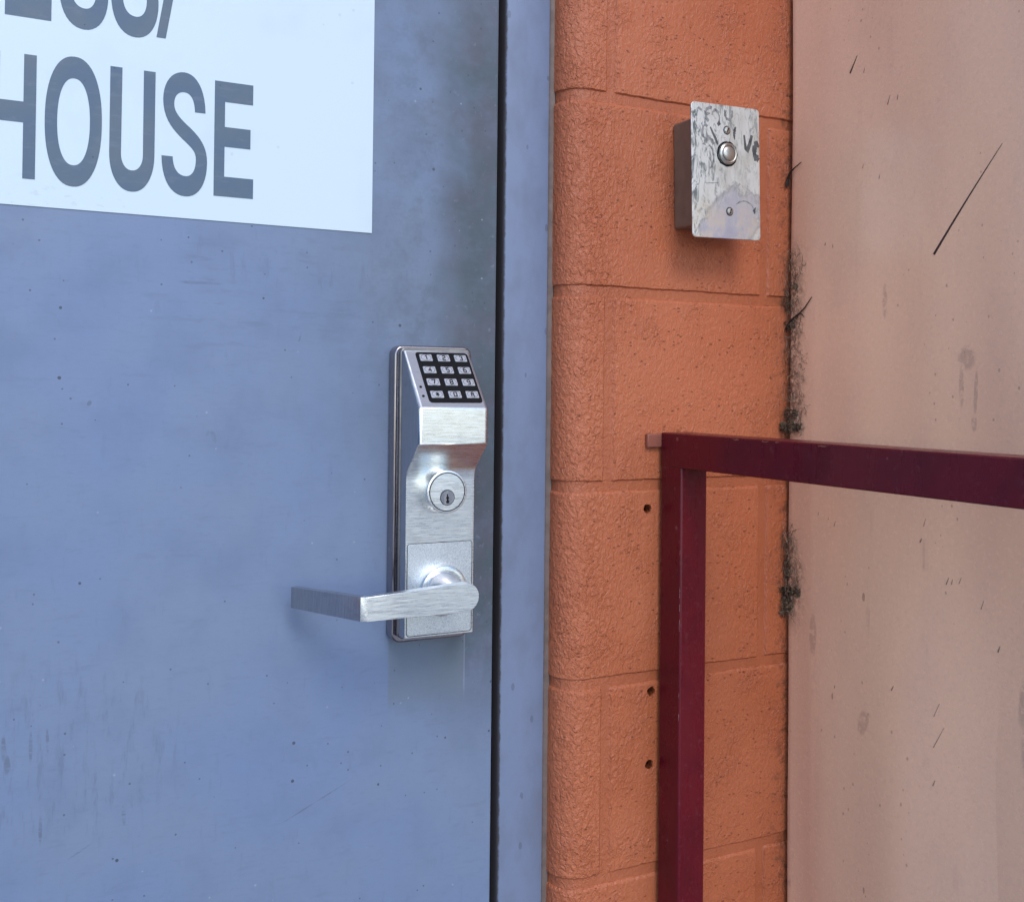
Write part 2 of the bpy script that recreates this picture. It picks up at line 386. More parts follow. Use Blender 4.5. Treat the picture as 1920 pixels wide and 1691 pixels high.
def ribbon(pts, w, t=0.12, closed=False):
    """flat stroke of width w (number or list) along 2-D points; returns outline strip and thickness as (u, v, h)"""
    P = [Vector(p) for p in pts]; n = len(P); W = w if isinstance(w, (list, tuple)) else [w]*n
    V, F = [], []
    for i in range(n):
        a = P[i-1] if (i or closed) else P[i]; b = P[(i+1) % n] if (i < n-1 or closed) else P[i]
        d1 = (P[i]-a); d2 = (b-P[i])
        if d1.length < 1e-9: d1 = d2
        if d2.length < 1e-9: d2 = d1
        d1 = d1.normalized(); d2 = d2.normalized(); d = (d1+d2)
        d = d.normalized() if d.length > 1e-6 else d1
        nn = Vector((-d.y, d.x)); k = 1/max(0.5, nn.dot(Vector((-d1.y, d1.x))))
        for s in (1, -1):
            q = P[i]+nn*(s*W[i]/2*k); V.append((q.x, q.y, 0)); V.append((q.x, q.y, t))
    m = n if closed else n-1
    for i in range(m):
        a, b = 4*i, 4*((i+1) % n)
        F += [(a+1, b+1, b+3, a+3), (a, a+2, b+2, b), (a, b, b+1, a+1), (a+2, a+3, b+3, b+2)]
    if not closed: F += [(0, 1, 3, 2), (4*n-4, 4*n-2, 4*n-1, 4*n-3)]
    return V, F
def merge(parts):
    V, F = [], []
    for v, f in parts:
        k = len(V); V += v; F += [tuple(i+k for i in q) for q in f]
    return V, F
def tube(path, radii, n=5):
    V, F = [], []
    P = [Vector(p) for p in path]
    for i, p in enumerate(P):
        d = (P[min(i+1, len(P)-1)]-P[max(i-1, 0)]).normalized()
        a = d.cross(Vector((0.3, 0.5, 0.8))).normalized(); b = d.cross(a)
        for k in range(n):
            t = 2*math.pi*k/n; V.append(tuple(p+(a*math.cos(t)+b*math.sin(t))*radii[i]))
    for i in range(len(P)-1):
        for k in range(n):
            j = (k+1) % n; F.append((i*n+k, i*n+j, (i+1)*n+j, (i+1)*n+k))
    F += [tuple(range(n)), tuple(range((len(P)-1)*n+n-1, (len(P)-1)*n-1, -1))]
    return V, F

# ------------------------------------------------------------------ ground
gr = link_mesh('ground', [(-150000, -300000, 0), (150000, -300000, 0), (150000, 3000, 0), (-150000, 3000, 0)], [(0, 1, 2, 3)], M['ground'], smooth=False)
gr['kind'] = 'structure'

ld = link_mesh('added_dark_slab', *box_geo(-1900, 357, -1500, 40, -50, 4), mat_plain('added_slab_dark', (0.085, 0.080, 0.078), 0.8, 0, 0.2, 9, 0.3), smooth=False)  # unseen dark slab, added to darken reflections and bounce light near the door
ld['kind'] = 'structure'

# ------------------------------------------------------------------ block wall
YF, RB, XL = -35.0, 28.0, 65.0            # front face, bullnose radius, reveal face beside the frame
ZJ, CH, JH = 741.0, 205.5, 9.5            # top of one bed joint, course height, joint height
wall = thing('block_wall', (400, 150, 0), 'orange painted concrete block wall with rounded corner beside the blue door frame', 'wall')
def profile(x0, x1, bull, step, y_front=YF, inset=0.0):
    """plan outline from the back of the reveal round the bullnose to x1 (or straight)"""
    P = []
    if bull:
        xl = x0+inset; r = RB-inset
        P += [(xl, 150.0), (xl, 20.0), (xl, 0.0), (xl, y_front+RB)]
        n = max(4, int(r*1.57/step))
        for i in range(1, n+1):
            a = math.pi/2*i/n; P.append((xl+r-r*math.cos(a), y_front+RB-(r if not inset else r)*math.sin(a)))
        s = xl+r
    else:
        P += [(x0, 150.0), (x0, y_front+4), (x0, y_front)]; s = x0
    n = max(1, int((x1-s)/step))
    for i in range(1, n+1): P.append((s+(x1-s)*i/n, y_front))
    return P
HOLES = [(166.9, 1122.2, 5.2), (173.7, 926.0, 5.4), (171.8, 848.1, 5.6)]
def drill(ob, hs):
    """ragged old fixing holes cut into a mesh"""
    parts = []
    for hx, hz, r in hs:
        rr_ = random.Random(int(hx*10+hz)); o = [(hx+r*rr_.uniform(.78, 1.12)*math.cos(t), hz+r*rr_.uniform(.8, 1.12)*math.sin(t)) for t in [2*math.pi*q/11 for q in range(11)]]
        parts.append(extrude_y(o, -60, 30))
    cut = link_mesh('hole_cutter', *merge(parts), M['block'], None, smooth=False)
    md = ob.modifiers.new('holes', 'BOOLEAN'); md.object = cut; md.solver = 'EXACT'; md.operation = 'DIFFERENCE'
    dg = bpy.context.evaluated_depsgraph_get()
    me = bpy.data.meshes.new_from_object(ob.evaluated_get(dg)); ob.modifiers.clear(); ob.data = me
    bpy.data.objects.remove(cut)
def make_block(x0, x1, z0, z1, bull, fine, mirror=None):
    step = 4.0 if fine else 24.0
    P = profile(x0, x1, bull, step)
    if P[-1][0] < x1-0.01: P.append((x1, YF))
    P.append((x1, 150.0))
    nz = max(2, int((z1-z0)/step)); V, F = [], []
    zs = [z0+(z1-z0)*k/nz for k in range(nz+1)]
    if fine: zs = [z0, z0+1.0, z0+2.5] + zs[1:-1] + [z1-2.5, z1-1.0, z1]
    ph = [random.uniform(0, 6.28) for _ in range(8)]
    def wav(u, k): return sum(math.sin(u*f+ph[(k+i) % 8])*a for i, (f, a) in enumerate(((.06, .5), (.17, .35), (.41, .3), (.9, .2))))
    nx = len(P)
    for k, z in enumerate(zs):
        for i, (x, y) in enumerate(P):
            dz = min(z-z0, z1-z); dx = min(x1-x, 99 if bull else x-x0)
            zz = z
            if fine and dz < 3: zz = z+wav(x+y, 0 if z-z0 < 3 else 4)*0.55
            yy, xx = y, x
            if y < 100:
                e = 0.0
                if dz < 3: e = (1-dz/3)**2*(4.6 if z-z0 < 3 else 2.0)
                if dx < 3: e = max(e, (1-dx/3)**2*4.2)
                if fine: e += 0.35*wav(x*1.1+z*0.9, 2)*0.5
                if bull and x < XL+RB: 
                    a = math.atan2(max(0, -(y-(YF+RB))), (XL+RB)-x) if y < YF+RB else 0
                    xx += e*math.cos(a); yy += e*math.sin(a)
                else: yy += e
            V.append((xx, yy, zz))
    nzs = len(zs)
    for k in range(nzs-1):
        for i in range(nx-1):
            a = k*nx+i; F.append((a, a+1, a+nx+1, a+nx))
    for k in range(nzs-1): F.append((k*nx, (k+1)*nx, (k+1)*nx+nx-1, k*nx+nx-1))
    F.append(tuple(range(nx))); F.append(tuple((nzs-1)*nx+i for i in range(nx-1, -1, -1)))
    if mirror is not None: V = [(mirror-x, y, z) for x, y, z in V]
    ob = link_mesh('block', V, F, M['block'], wall)
    hs = [h for h in HOLES if x0 < h[0] < x1 and z0 < h[1] < z1] if mirror is None else []
    if hs: drill(ob, hs)
    return ob
J = JH/2
for k in range(-4, 11):
    z0, z1 = ZJ+CH*k, ZJ+CH*(k+1)-JH
    if z0 < 0: z0 = 1
    if z1 < 20: continue
    fine = 500 < z1 and z0 < 1850
    odd = k % 2 == 0
    xs = [XL, 116.7, 523.0, 929.0] if odd else [XL, 325.0, 731.0, 929.0]
    for i in range(3):
        make_block(xs[i] + (2.9 if i else 0), xs[i+1]-2.9, z0, z1, i == 0, fine and xs[i] < 400)
    # the wall on the hinge side of the door
    for i in range(3):
        make_block(xs[i] + (2.9 if i else 0), xs[i+1]-2.9, z0, z1, i == 0, False, mirror=-914.0)
    if k >= 7:                                   # over the door head
        xo = [-979.0, -775.0, -369.0, 65.0] if odd else [-979.0, -572.0, -166.0, 65.0]
        for i in range(3):
            make_block(xo[i]+3.2, xo[i+1]-3.2, z0, z1, False, False)
# painted mortar, a little behind the block faces
def mortar(mirror=None):
    P = profile(XL, 929.0, True, 6.0, YF, 0.0)
    P = [(x+2.2 if y > YF+RB-.1 else x+2.2*max(0, (XL+RB-x)/RB), y+(2.2 if x >= XL+RB-.1 else 2.2*max(0, min(1, (x-XL)/RB)))) for x, y in P] + [(929.0, 150.0)]
    V, F = [], []; nx = len(P); zs = [0, 2997]
    for z in zs: V += [((mirror-x) if mirror is not None else x, y, z) for x, y in P]
    for i in range(nx-1): F.append((i, i+1, nx+i+1, nx+i))
    F += [(0, nx, 2*nx-1, nx-1), tuple(range(nx)), tuple(range(2*nx-1, nx-1, -1))]
    ob = link_mesh('mortar', V, F, M['mortar'], wall)
    if mirror is None: drill(ob, HOLES)
mortar(); mortar(-914.0)
box('mortar', (-975, 61, YF+1.5, 150, 2184, 2997), M['mortar'], wall)

# ------------------------------------------------------------------ door frame
fr = thing('door_frame', (-457, 20, 0), 'blue grey painted steel door frame between the door and the orange block wall', 'door frame')
def jamb(mirror=None):
    o = [(7.4, 46), (7.4, 3), (7.8, 0.8), (8.8, -1.0), (10.6, -2), (58, -2), (59.5, -1.4), (60, 0), (60, 100), (-8, 100), (-8, 46)]
    if mirror is not None: o = [(mirror-x, y) for x, y in o]
    n = len(o); V = [(x, y, 0) for x, y in o] + [(x, y, 2126) for x, y in o]
    F = [tuple(range(n)), tuple(range(2*n-1, n-1, -1))] + [(i, (i+1) % n, n+(i+1) % n, n+i) for i in range(n)]
    link_mesh('jamb', V, F, M['frame'], fr)
    c = [(60.2, 30), (60.2, 0.5), (62.0, -1.2), (64.4, -2.2), (66.2, -2.8), (66.2, 30)]
    if mirror is not None: c = [(mirror-x, y) for x, y in c]
    n = len(c); V = [(x, y, 0) for x, y in c] + [(x, y, 2172) for x, y in c]
    F = [tuple(range(n)), tuple(range(2*n-1, n-1, -1))] + [(i, (i+1) % n, n+(i+1) % n, n+i) for i in range(n)]
    link_mesh('caulk_bead', V, F, M['caulk'], fr)
    s = (-7.5, 7.1, 44.4, 60, 3, 2124) if mirror is None else (mirror-7.1, mirror+7.5, 44.4, 60, 3, 2124)
    box('door_seal', s, M['dark'], fr)
jamb(); jamb(-914.0)
box('head', (-974, 60, -2, 100, 2126.4, 2176), M['frame'], fr, bevel=1.5)

# ------------------------------------------------------------------ door
dv, df = box_geo(-914, 0, 0, 44, 10, 2118)
door = link_mesh('door', dv, df, M['door'], None, bevel=1.0)
tag(door, 'scuffed blue grey steel door with dark hand grime along its latch edge', 'door')

# ------------------------------------------------------------------ sign and letters
sg = link_mesh('door_sign', *extrude_y([(-777.5, 1400.4), (-136.5, 1400.4), (-136.5, 1722), (-777.5, 1722)], -0.1, -0.9), M['sign'], None, smooth=False)
tag(sg, 'white vinyl sign with large grey capital letters stuck on the blue door', 'sign')
def letter(outer, inner, label):
    """solid glyph: outer outline, optional inner outline with the same number of points"""
    y0, y1 = -0.9, -1.15
    if inner is None: v, f = extrude_y(outer, y0, y1)
    else:
        n = len(outer); v = [(x, y, z) for y in (y0, y1) for o in (outer, inner) for x, z in o]; f = []
        for i in range(n):
            j = (i+1) % n
            f += [(2*n+i, 2*n+j, 3*n+j, 3*n+i), (i, n+i, n+j, j), (i, j, 2*n+j, 2*n+i), (n+i, 3*n+i, 3*n+j, n+j)]
    o = link_mesh('letter', v, f, M['letter'], sg, smooth=False); o['label'] = label; return o
def ellipse(cx, cz, a, b, p=2.25, n=64):
    out = []
    for i in range(n):
        t = 2*math.pi*i/n; c, s = math.cos(t), math.sin(t)
        out.append((cx+a*math.copysign(abs(c)**(2/p), c), cz+b*math.copysign(abs(s)**(2/p), s)))
    return out
def g_H(x, z): return [(x, z), (x+9.7, z), (x+9.7, z+47.5), (x+28.2, z+47.5), (x+28.2, z), (x+38, z), (x+38, z+105.7), (x+28.2, z+105.7), (x+28.2, z+65.2), (x+9.7, z+65.2), (x+9.7, z+105.7), (x, z+105.7)]
def g_E(x, z): return [(x, z), (x+36, z), (x+36, z+18.3), (x+9.4, z+18.3), (x+9.4, z+45.8), (x+33, z+45.8), (x+33, z+64), (x+9.4, z+64), (x+9.4, z+87), (x+35, z+87), (x+35, z+105.6), (x, z+105.6)]
def g_U(x, z):
    o = [(x, z+105.6)]; c, b = x+19, z+30
    for i in range(25): t = math.pi+math.pi*i/24; o.append((c+19*math.copysign(abs(math.cos(t))**.9, math.cos(t)), b+33*math.sin(t)))
    o += [(x+38, z+105.6), (x+28, z+105.6)]
    for i in range(25): t = -math.pi*i/24; o.append((c+9.2*math.copysign(abs(math.cos(t))**.9, math.cos(t)), b+14.2*math.sin(t)))
    return o + [(x+10, z+105.6)]
def g_S(x, z):
    """S of width 40 and height 112 (overshooting baseline by 3), drawn as left and right outline"""
    c = x+20; z -= 3
    def bez(p, n=10):
        out = []
        for i in range(n+1):
            t = i/n; u = 1-t
            out.append(tuple(u**3*p[0][k]+3*u*u*t*p[1][k]+3*u*t*t*p[2][k]+t**3*p[3][k] for k in (0, 1)))
        return out
    A = []     # outer path from upper right terminal over the top and down to lower right, round the bottom to lower left
    A += bez([(c+18, z+77), (c+17.5, z+100), (c+9, z+112), (c-1, z+112)])
    A += bez([(c-1, z+112), (c-12, z+112), (c-19.2, z+101), (c-19.2, z+86)])[1:]
    A += bez([(c-19.2, z+86), (c-19.2, z+66), (c-8, z+57), (c+1, z+49)])[1:]
    A += bez([(c+1, z+49), (c+8, z+43), (c+10, z+40), (c+10, z+34)])[1:]
    A += bez([(c+10, z+34), (c+10, z+24), (c+6.5, z+18.3), (c+1, z+18.3)])[1:]
    A += bez([(c+1, z+18.3), (c-6, z+18.3), (c-10, z+25), (c-10.3, z+35)])[1:]
    A += [(c-20, z+35)]
    A += bez([(c-20, z+35), (c-19.5, z+12), (c-11, z), (c+1, z)])[1:]
    A += bez([(c+1, z), (c+13, z), (c+20, z+13), (c+20, z+32)])[1:]
    A += bez([(c+20, z+32), (c+20, z+48), (c+12, z+56), (c+4, z+63)])[1:]
    A += bez([(c+4, z+63), (c-6, z+71), (c-9.6, z+76), (c-9.6, z+83)])[1:]
    A += bez([(c-9.6, z+83), (c-9.6, z+90), (c-6, z+94), (c-1, z+94)])[1:]
    A += bez([(c-1, z+94), (c+5, z+94), (c+8.3, z+88), (c+8.6, z+77)])[1:]
    return A
B2, B1 = 1423.1, 1560.1
letter(g_H(-476.2, B2), None, 'H of the lower word'); letter(ellipse(-408.4, 1476.2, 22.9, 56.2), ellipse(-408.4, 1476.0, 13.1, 37.6), 'O of the lower word')
letter(g_U(-379.2, B2), None, 'U of the lower word'); letter(g_S(-335.2, B2), None, 'S of the lower word'); letter(g_E(-289.1, B2), None, 'E of the lower word')
letter(g_E(-463.4, B1), None, 'E of the upper word'); letter(g_S(-421.8, B1), None, 'first S of the upper word'); letter(g_S(-379.6, B1), None, 'last S of the upper word')
letter([(-341, B1), (-333, B1), (-315.5, B1+107), (-323.5, B1+107)], None, 'slash after the upper word')

# ------------------------------------------------------------------ keypad lock
lock = thing('keypad_lock', (-76, 0, 1002), 'satin chrome keypad lock with lever handle mounted on the blue door', 'door lock')
link_mesh('base_plate', *extrude_y(rounded(-117, -35, 1002, 1291, 9), 0.0, -16.5), M['base'], lock, bevel=1.6, segs=3)
link_mesh('gasket', *extrude_y(rounded(-112, -41.5, 1006.5, 1288, 6), -16.0, -20.5), M['black'], lock)
link_mesh('trim_rim', *extrude_y(rounded(-114, -40, 1008, 1288.5, 5), -20.5, -24.5), M['dark_metal'], lock, bevel=0.8)
# housing: side profile drawn in Y, Z and extruded across X, the upper edges rounded more
prof = [(-18, 1010.5), (-40, 1010.5), (-40, 1161), (-40.5, 1165.5), (-41.8, 1169.5), (-44.0, 1173), (-47.0, 1176), (-70, 1197.5)]
prof += [(-70, 1231.2), (-26, 1285.5), (-18, 1286.4)]
n = len(prof); hx0, hx1 = -113.0, -41.0
V = [(hx0, y, z) for y, z in prof] + [(hx1, y, z) for y, z in prof]
me = bpy.data.meshes.new('housing')
bm = bmesh.new(); bv = [bm.verts.new((v[0]*S+0.076, v[1]*S, v[2]*S-1.002)) for v in V]
bm.faces.new([bv[i] for i in range(n)]); bm.faces.new([bv[i] for i in range(2*n-1, n-1, -1)])
for i in range(n):
    j = (i+1) % n; bm.faces.new([bv[i], bv[j], bv[n+j], bv[n+i]])
bmesh.ops.recalc_face_normals(bm, faces=bm.faces)
bw = bm.edges.layers.float.new('bevel_weight_edge')
for e in bm.edges:
    a, b = e.verts; same = abs(a.co.x-b.co.x) < 1e-6
    zz = (min(a.co.z, b.co.z)+1.002)/S; yy = (a.co.y+b.co.y)/2/S; dihedral = e.calc_face_angle(0)
    if same: e[bw] = 0.22
    if same and zz > 1196 and yy < -27: e[bw] = 0.9
    if not same and dihedral > math.radians(25) and yy < -26: e[bw] = 0.24
bm.to_mesh(me); bm.free(); me.materials.append(M['satin']); me.materials.append(M['satin_shaded']); me.materials.append(M['matte_shaded'])
for f_ in me.polygons:
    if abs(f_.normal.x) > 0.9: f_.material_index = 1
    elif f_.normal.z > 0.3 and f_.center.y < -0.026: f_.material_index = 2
hs = bpy.data.objects.new('housing', me); col.objects.link(hs); hs.parent = lock
bmod = hs.modifiers.new('bevel', 'BEVEL'); bmod.width = 4.2*S; bmod.segments = 4; bmod.limit_method = 'WEIGHT'
for f in me.polygons: f.use_smooth = True
me.set_sharp_from_angle(angle=math.radians(24))
# sloping keypad
p0, p1 = Vector((0, -26, 1285.5)), Vector((0, -70, 1231.2)); sv = (p1-p0); SL = sv.length; sv.normalize(); sn = Vector((0, -sv.z*-1, 0))
sn = Vector((1, 0, 0)).cross(sv); sn = -sn if sn.y > 0 else sn
def slope(u, v, h=0.0):
    p = p0+sv*v+sn*h; return (u, p.y, p.z)
def on_slope(outline, h0, h1):
    n = len(outline); v = [slope(a, b, h0) for a, b in outline]+[slope(a, b, h1) for a, b in outline]
    return v, [tuple(range(n)), tuple(range(2*n-1, n-1, -1))]+[(i, (i+1) % n, n+(i+1) % n, n+i) for i in range(n)]
link_mesh('keypad_panel', *on_slope(rounded(-100.6, -45.0, 1.6, 64.0, 3.5), -0.4, 0.35), M['black'], lock, bevel=0.2)
DIG = {'1': [[(-.7, .6), (0.1, 1), (0.1, -1)]], '2': [[(-.8, .7), (-.5, 1), (.5, 1), (.8, .7), (.8, .25), (.5, 0), (-.5, -.1), (-.8, -.4), (-.8, -1), (.85, -1)]],
       '3': [[(-.8, .75), (-.5, 1), (.5, 1), (.8, .75), (.8, .3), (.4, 0.02), (.8, -.3), (.8, -.75), (.5, -1), (-.5, -1), (-.8, -.75)], [(-.1, .02), (.4, .02)]],
       '4': [[(.35, -1), (.35, 1), (-.85, -.35), (.9, -.35)]], '5': [[(.8, 1), (-.75, 1), (-.75, .1), (.45, .15), (.8, -.15), (.8, -.7), (.5, -1), (-.8, -1)]],
       '6': [[(.7, 1), (-.4, 1), (-.8, .7), (-.8, -.7), (-.5, -1), (.5, -1), (.8, -.7), (.8, -.2), (.5, .08), (-.75, .08)]],
       '7': [[(-.8, .65), (-.8, 1), (.8, 1), (.8, .7), (0, -1)]],
       '8': [[(-.5, 1), (.5, 1), (.75, .75), (.75, .3), (.45, .04), (-.45, .04), (-.75, .3), (-.75, .75), (-.5, 1)], [(-.45, .04), (-.8, -.3), (-.8, -.75), (-.5, -1), (.5, -1), (.8, -.75), (.8, -.3), (.45, .04)]],
       '9': [[(.75, -.05), (-.5, -.05), (-.8, .25), (-.8, .75), (-.5, 1), (.5, 1), (.8, .75), (.8, -.7), (.5, -1), (-.65, -1)]],
       '*': [[(0, 1), (0, -1)], [(-.95, .5), (.95, -.5)], [(-.95, -.5), (.95, .5)]],
       '0': [[(-.75, .95), (.75, .95), (.8, .9), (.8, -.9), (.75, -.95), (-.75, -.95), (-.8, -.9), (-.8, .9), (-.75, .95)]],
       'L': [[(-.75, -1), (-.75, .6), (-.4, 1), (.2, 1), (.5, .6), (.5, -.95), (1.1, -.95)], [(-.75, .1), (.4, .1)]]}
cx_ = [-91.0, -72.6, -54.4]; cv_ = [9.3, 24.6, 39.6, 54.7]
for r, row in enumerate(('123', '456', '789', '*0L')):
    for c, ch in enumerate(row):
        u, v = cx_[c], cv_[r]
        ob = link_mesh('button', *on_slope(rounded(u-6.4, u+6.4, v-4.1, v+4.1, 0.8, 3), 0.2, 1.5), M['key'], lock, bevel=0.3)
        ob['label'] = 'key marked ' + {'*': 'with a star', 'L': 'with a bell shaped mark'}.get(ch, ch)
        circ = [(u+5.2*math.cos(t), v+3.75*math.sin(t)) for t in [2*math.pi*q/28 for q in range(28)]]
        a, f = ribbon(circ, 0.5, 0.06, True); link_mesh('ring', [slope(x, y, 1.5+h) for x, y, h in a], f, M['ring'], ob, smooth=False)
        prts = []
        for q, st in enumerate(DIG[ch]):
            a, f = ribbon([(u+0.3+px*1.75, v-pz*2.5) for px, pz in st], 1.05, 0.12+0.01*q); prts.append(([slope(x, y, 1.52+h) for x, y, h in a], f))
        link_mesh('digit', *merge(prts), M['ink'], ob, smooth=False)
for v in (45.0, 56.0):
    a, f = lathe([(1.35, 0), (1.35, 1)], 0, 0, 16); link_mesh('indicator_light', [slope(-105.0+x*1.0, v+z, 0.05+0.35*y) for x, y, z in a], f, M['black'], lock)
# textured lower plate
link_mesh('textured_plate', *extrude_y(rounded(-110.5, -43.5, 1013.2, 1100.2, 2.5), -39.2, -40.45), M['grit'], lock, bevel=0.25)
a, f = ribbon(rounded(-111.0, -43.0, 1012.7, 1100.7, 3.0), 0.55, 0.1, True)
link_mesh('plate_groove', [(x, -40.05-h, z) for x, z, h in a], f, M['black'], lock, smooth=False)
# lock cylinder
cyl = link_mesh('lock_cylinder', *lathe([(21.8, -39.5), (21.6, -44), (21.0, -55.5), (20.4, -57.6), (19.6, -58.0), (18.6, -58.0), (18.4, -57.3), (17.8, -57.3), (17.6, -58.1), (7.3, -58.3), (7.2, -57.9)], -78, 1151, 64), M['satin'], lock)
link_mesh('plug', *lathe([(6.9, -57.0), (6.9, -58.7)], -78, 1145.6, 40), M['satin_shaded'], cyl)
kh = [(-.55, 3.6), (.5, 3.6), (.5, 1.6), (1.3, .9), (1.3, -.8), (.6, -1.4), (1.5, -2.2), (1.4, -4.8), (-1.0, -4.8), (-1.2, -3.0), (-.4, -2.0), (-1.1, -.6), (-1.0, .8), (-.5, 1.5)]
link_mesh('keyhole', *extrude_y([(-78+x*1.15, 1145.2+z*1.05) for x, z in kh], -58.6, -58.85), M['ink'], cyl, smooth=False)
link_mesh('face_groove', [(-78+x, -58.0-h*0.9, 1151+z) for x, z, h in ribbon([(18.1*math.cos(t), 18.1*math.sin(t)) for t in [2*math.pi*q/64 for q in range(64)]], 1.0, 0.14, True)[0]], ribbon([(18.1*math.cos(t), 18.1*math.sin(t)) for t in [2*math.pi*q/64 for q in range(64)]], 1.0, 0.14, True)[1], M['ink'], cyl, smooth=False)
link_mesh('plug_groove', [(-78+x, -58.4-h, 1145.6+z) for x, z, h in ribbon([(7.1*math.cos(t), 7.1*math.sin(t)) for t in [2*math.pi*q/48 for q in range(48)]], 0.8, 0.14, True)[0]], ribbon([(7.1*math.cos(t), 7.1*math.sin(t)) for t in [2*math.pi*q/48 for q in range(48)]], 0.8, 0.14, True)[1], M['ink'], cyl, smooth=False)
# lever handle with rose
lev = None
path = [(-66.0, -101.0), (-171.5, -101.0), (-175.5, -99.0), (-215.5, -23.0)]
rr = 13.2
def lev_sections():
    secs = []; L = [0]
    for i in range(1, len(path)): L.append(L[-1]+math.dist(path[i], path[i-1]))
    ss = [0.02, .3, .9, 1.9, 3.2, 5, 7.3, 10, 13.2, 40, 75, L[1], L[2], (L[2]+L[3])/2, L[3]]
    for s in ss:
        i = max(k for k in range(len(L)-1) if s >= L[k]-1e-9); t = (s-L[i])/(L[i+1]-L[i])
        x = path[i][0]+(path[i+1][0]-path[i][0])*t; y = path[i][1]+(path[i+1][1]-path[i][1])*t
        d1 = Vector((path[i+1][0]-path[i][0], path[i+1][1]-path[i][1])).normalized()
        if t < 1e-6 and i > 0:
            d0 = Vector((path[i][0]-path[i-1][0], path[i][1]-path[i-1][1])).normalized(); d1 = (d0+d1).normalized()
        elif t > 1-1e-6 and i < len(L)-2:
            d2 = Vector((path[i+2][0]-path[i+1][0], path[i+2][1]-path[i+1][1])).normalized(); d1 = (d1+d2).normalized()
        nrm = Vector((-d1.y, d1.x))
        h = math.sqrt(max(0.01, rr*rr-(rr-s)**2)) if s < rr else rr-(rr-10.6)*min(1, (s-rr)/(L[1]-rr))
        if s > L[2]: h = 10.6-1.0*(s-L[2])/(L[3]-L[2])
        th = 4.6-0.8*min(1, s/L[3]); zc = 1059.6-3.4*min(1, s/L[1])
        secs.append([(x+nrm.x*q*th, y+nrm.y*q*th, zc+p*h) for q, p in ((-1, -1), (1, -1), (1, 1), (-1, 1))])
    return secs
sec = lev_sections(); V = [p for q in sec for p in q]; F = [(0, 1, 2, 3), tuple(4*(len(sec)-1)+k for k in (3, 2, 1, 0))]
for i in range(len(sec)-1):
    for k in range(4): F.append((4*i+k, 4*i+(k+1) % 4, 4*i+4+(k+1) % 4, 4*i+4+k))
lev = link_mesh('lever_handle', V, F, M['satin'], lock, bevel=1.1, segs=3, angle=34)
lev.data.materials.append(M['satin_shaded'])
for f_ in lev.data.polygons:
    if f_.center.x*1000-76 < -176.5 : f_.material_index = 1
link_mesh('rose', *lathe([(24.6, -40.4), (24.6, -49.0), (23.2, -51.6), (21.2, -52.4), (18.5, -52.6), (17.2, -52.0)], -77, 1056, 64), M['satin'], lev)
link_mesh('neck', *lathe([(17.0, -51.5), (16.6, -60), (14.2, -72), (12.4, -84), (12.0, -97)], -79, 1058, 48), M['satin_shaded'], lev)

# ------------------------------------------------------------------ door bell
bell = thing('door_bell', (233, YF, 1483), 'worn metal bell push plate on a grey brown box on the orange wall', 'door bell')
bell.rotation_euler = (0, math.radians(-1.4), 0)
def rot0(V): return V
box('back_box', (197, 270, YF-0.2, -79.6, 1426, 1541), M['boxp'], bell, bevel=2.6, segs=3)
pl = link_mesh('cover_plate', *extrude_y(rounded(187.6, 278.2, 1412.3, 1555.0, 4.5), -79.6, -81.6), M['plate'], bell, bevel=0.6)
BX, BZ = 234.0, 1503.0
bp = link_mesh('push_button', *lathe([(11.8, -81.5), (11.8, -82.6), (11.2, -84.4), (9.6, -85.4), (8.6, -85.0), (8.3, -84.2)], BX, BZ, 40), M['nickel'], bell)
dome = [(7.9, -84.0)] + [(7.9*math.cos(t), -84.6-2.2*math.sin(t)) for t in [math.pi/2*q/8 for q in range(0, 8)]]
link_mesh('dome', *lathe(dome, BX, BZ, 40), M['nickel'], bp)
gv, gf = ribbon([(BX+12.6*math.cos(t)*random.uniform(.97, 1.06), BZ+12.6*math.sin(t)*random.uniform(.97, 1.06)) for t in [2*math.pi*q/30 for q in range(30)]], 1.7, 0.25, True)
link_mesh('grime_ring', [(x, -81.62-h, z) for x, z, h in gv], gf, M['ink'], bell, smooth=False)
for sx, sz in ((233.9, 1528.2), (236.4, 1441.6)):
    sc = link_mesh('screw', *lathe([(4.0, -81.5), (4.0, -82.2), (3.3, -83.2), (1.6, -83.7), (0.9, -83.7)], sx, sz, 24), M['nickel'], bell)
    ang = random.uniform(0.9, 1.6)
    a, f = ribbon([(sx-2.6*math.cos(ang), sz-2.6*math.sin(ang)), (sx+2.6*math.cos(ang), sz+2.6*math.sin(ang))], 0.9, 0.3)
    link_mesh('slot', [(x, -83.6-h, z) for x, z, h in a], f, M['ink'], sc, smooth=False)
    rg, rf = ribbon([(sx+4.3*math.cos(t), sz+4.3*math.sin(t)) for t in [2*math.pi*q/24 for q in range(24)]], 0.8, 0.15, True)
    link_mesh('screw_rim', [(x, -81.62-h, z) for x, z, h in rg], rf, M['ink'], sc, smooth=False)
def arc(cx, cz, a, b, t0, t1, n=12): return [(cx+a*math.cos(math.radians(t0+(t1-t0)*i/n)), cz+b*math.sin(math.radians(t0+(t1-t0)*i/n))) for i in range(n+1)]
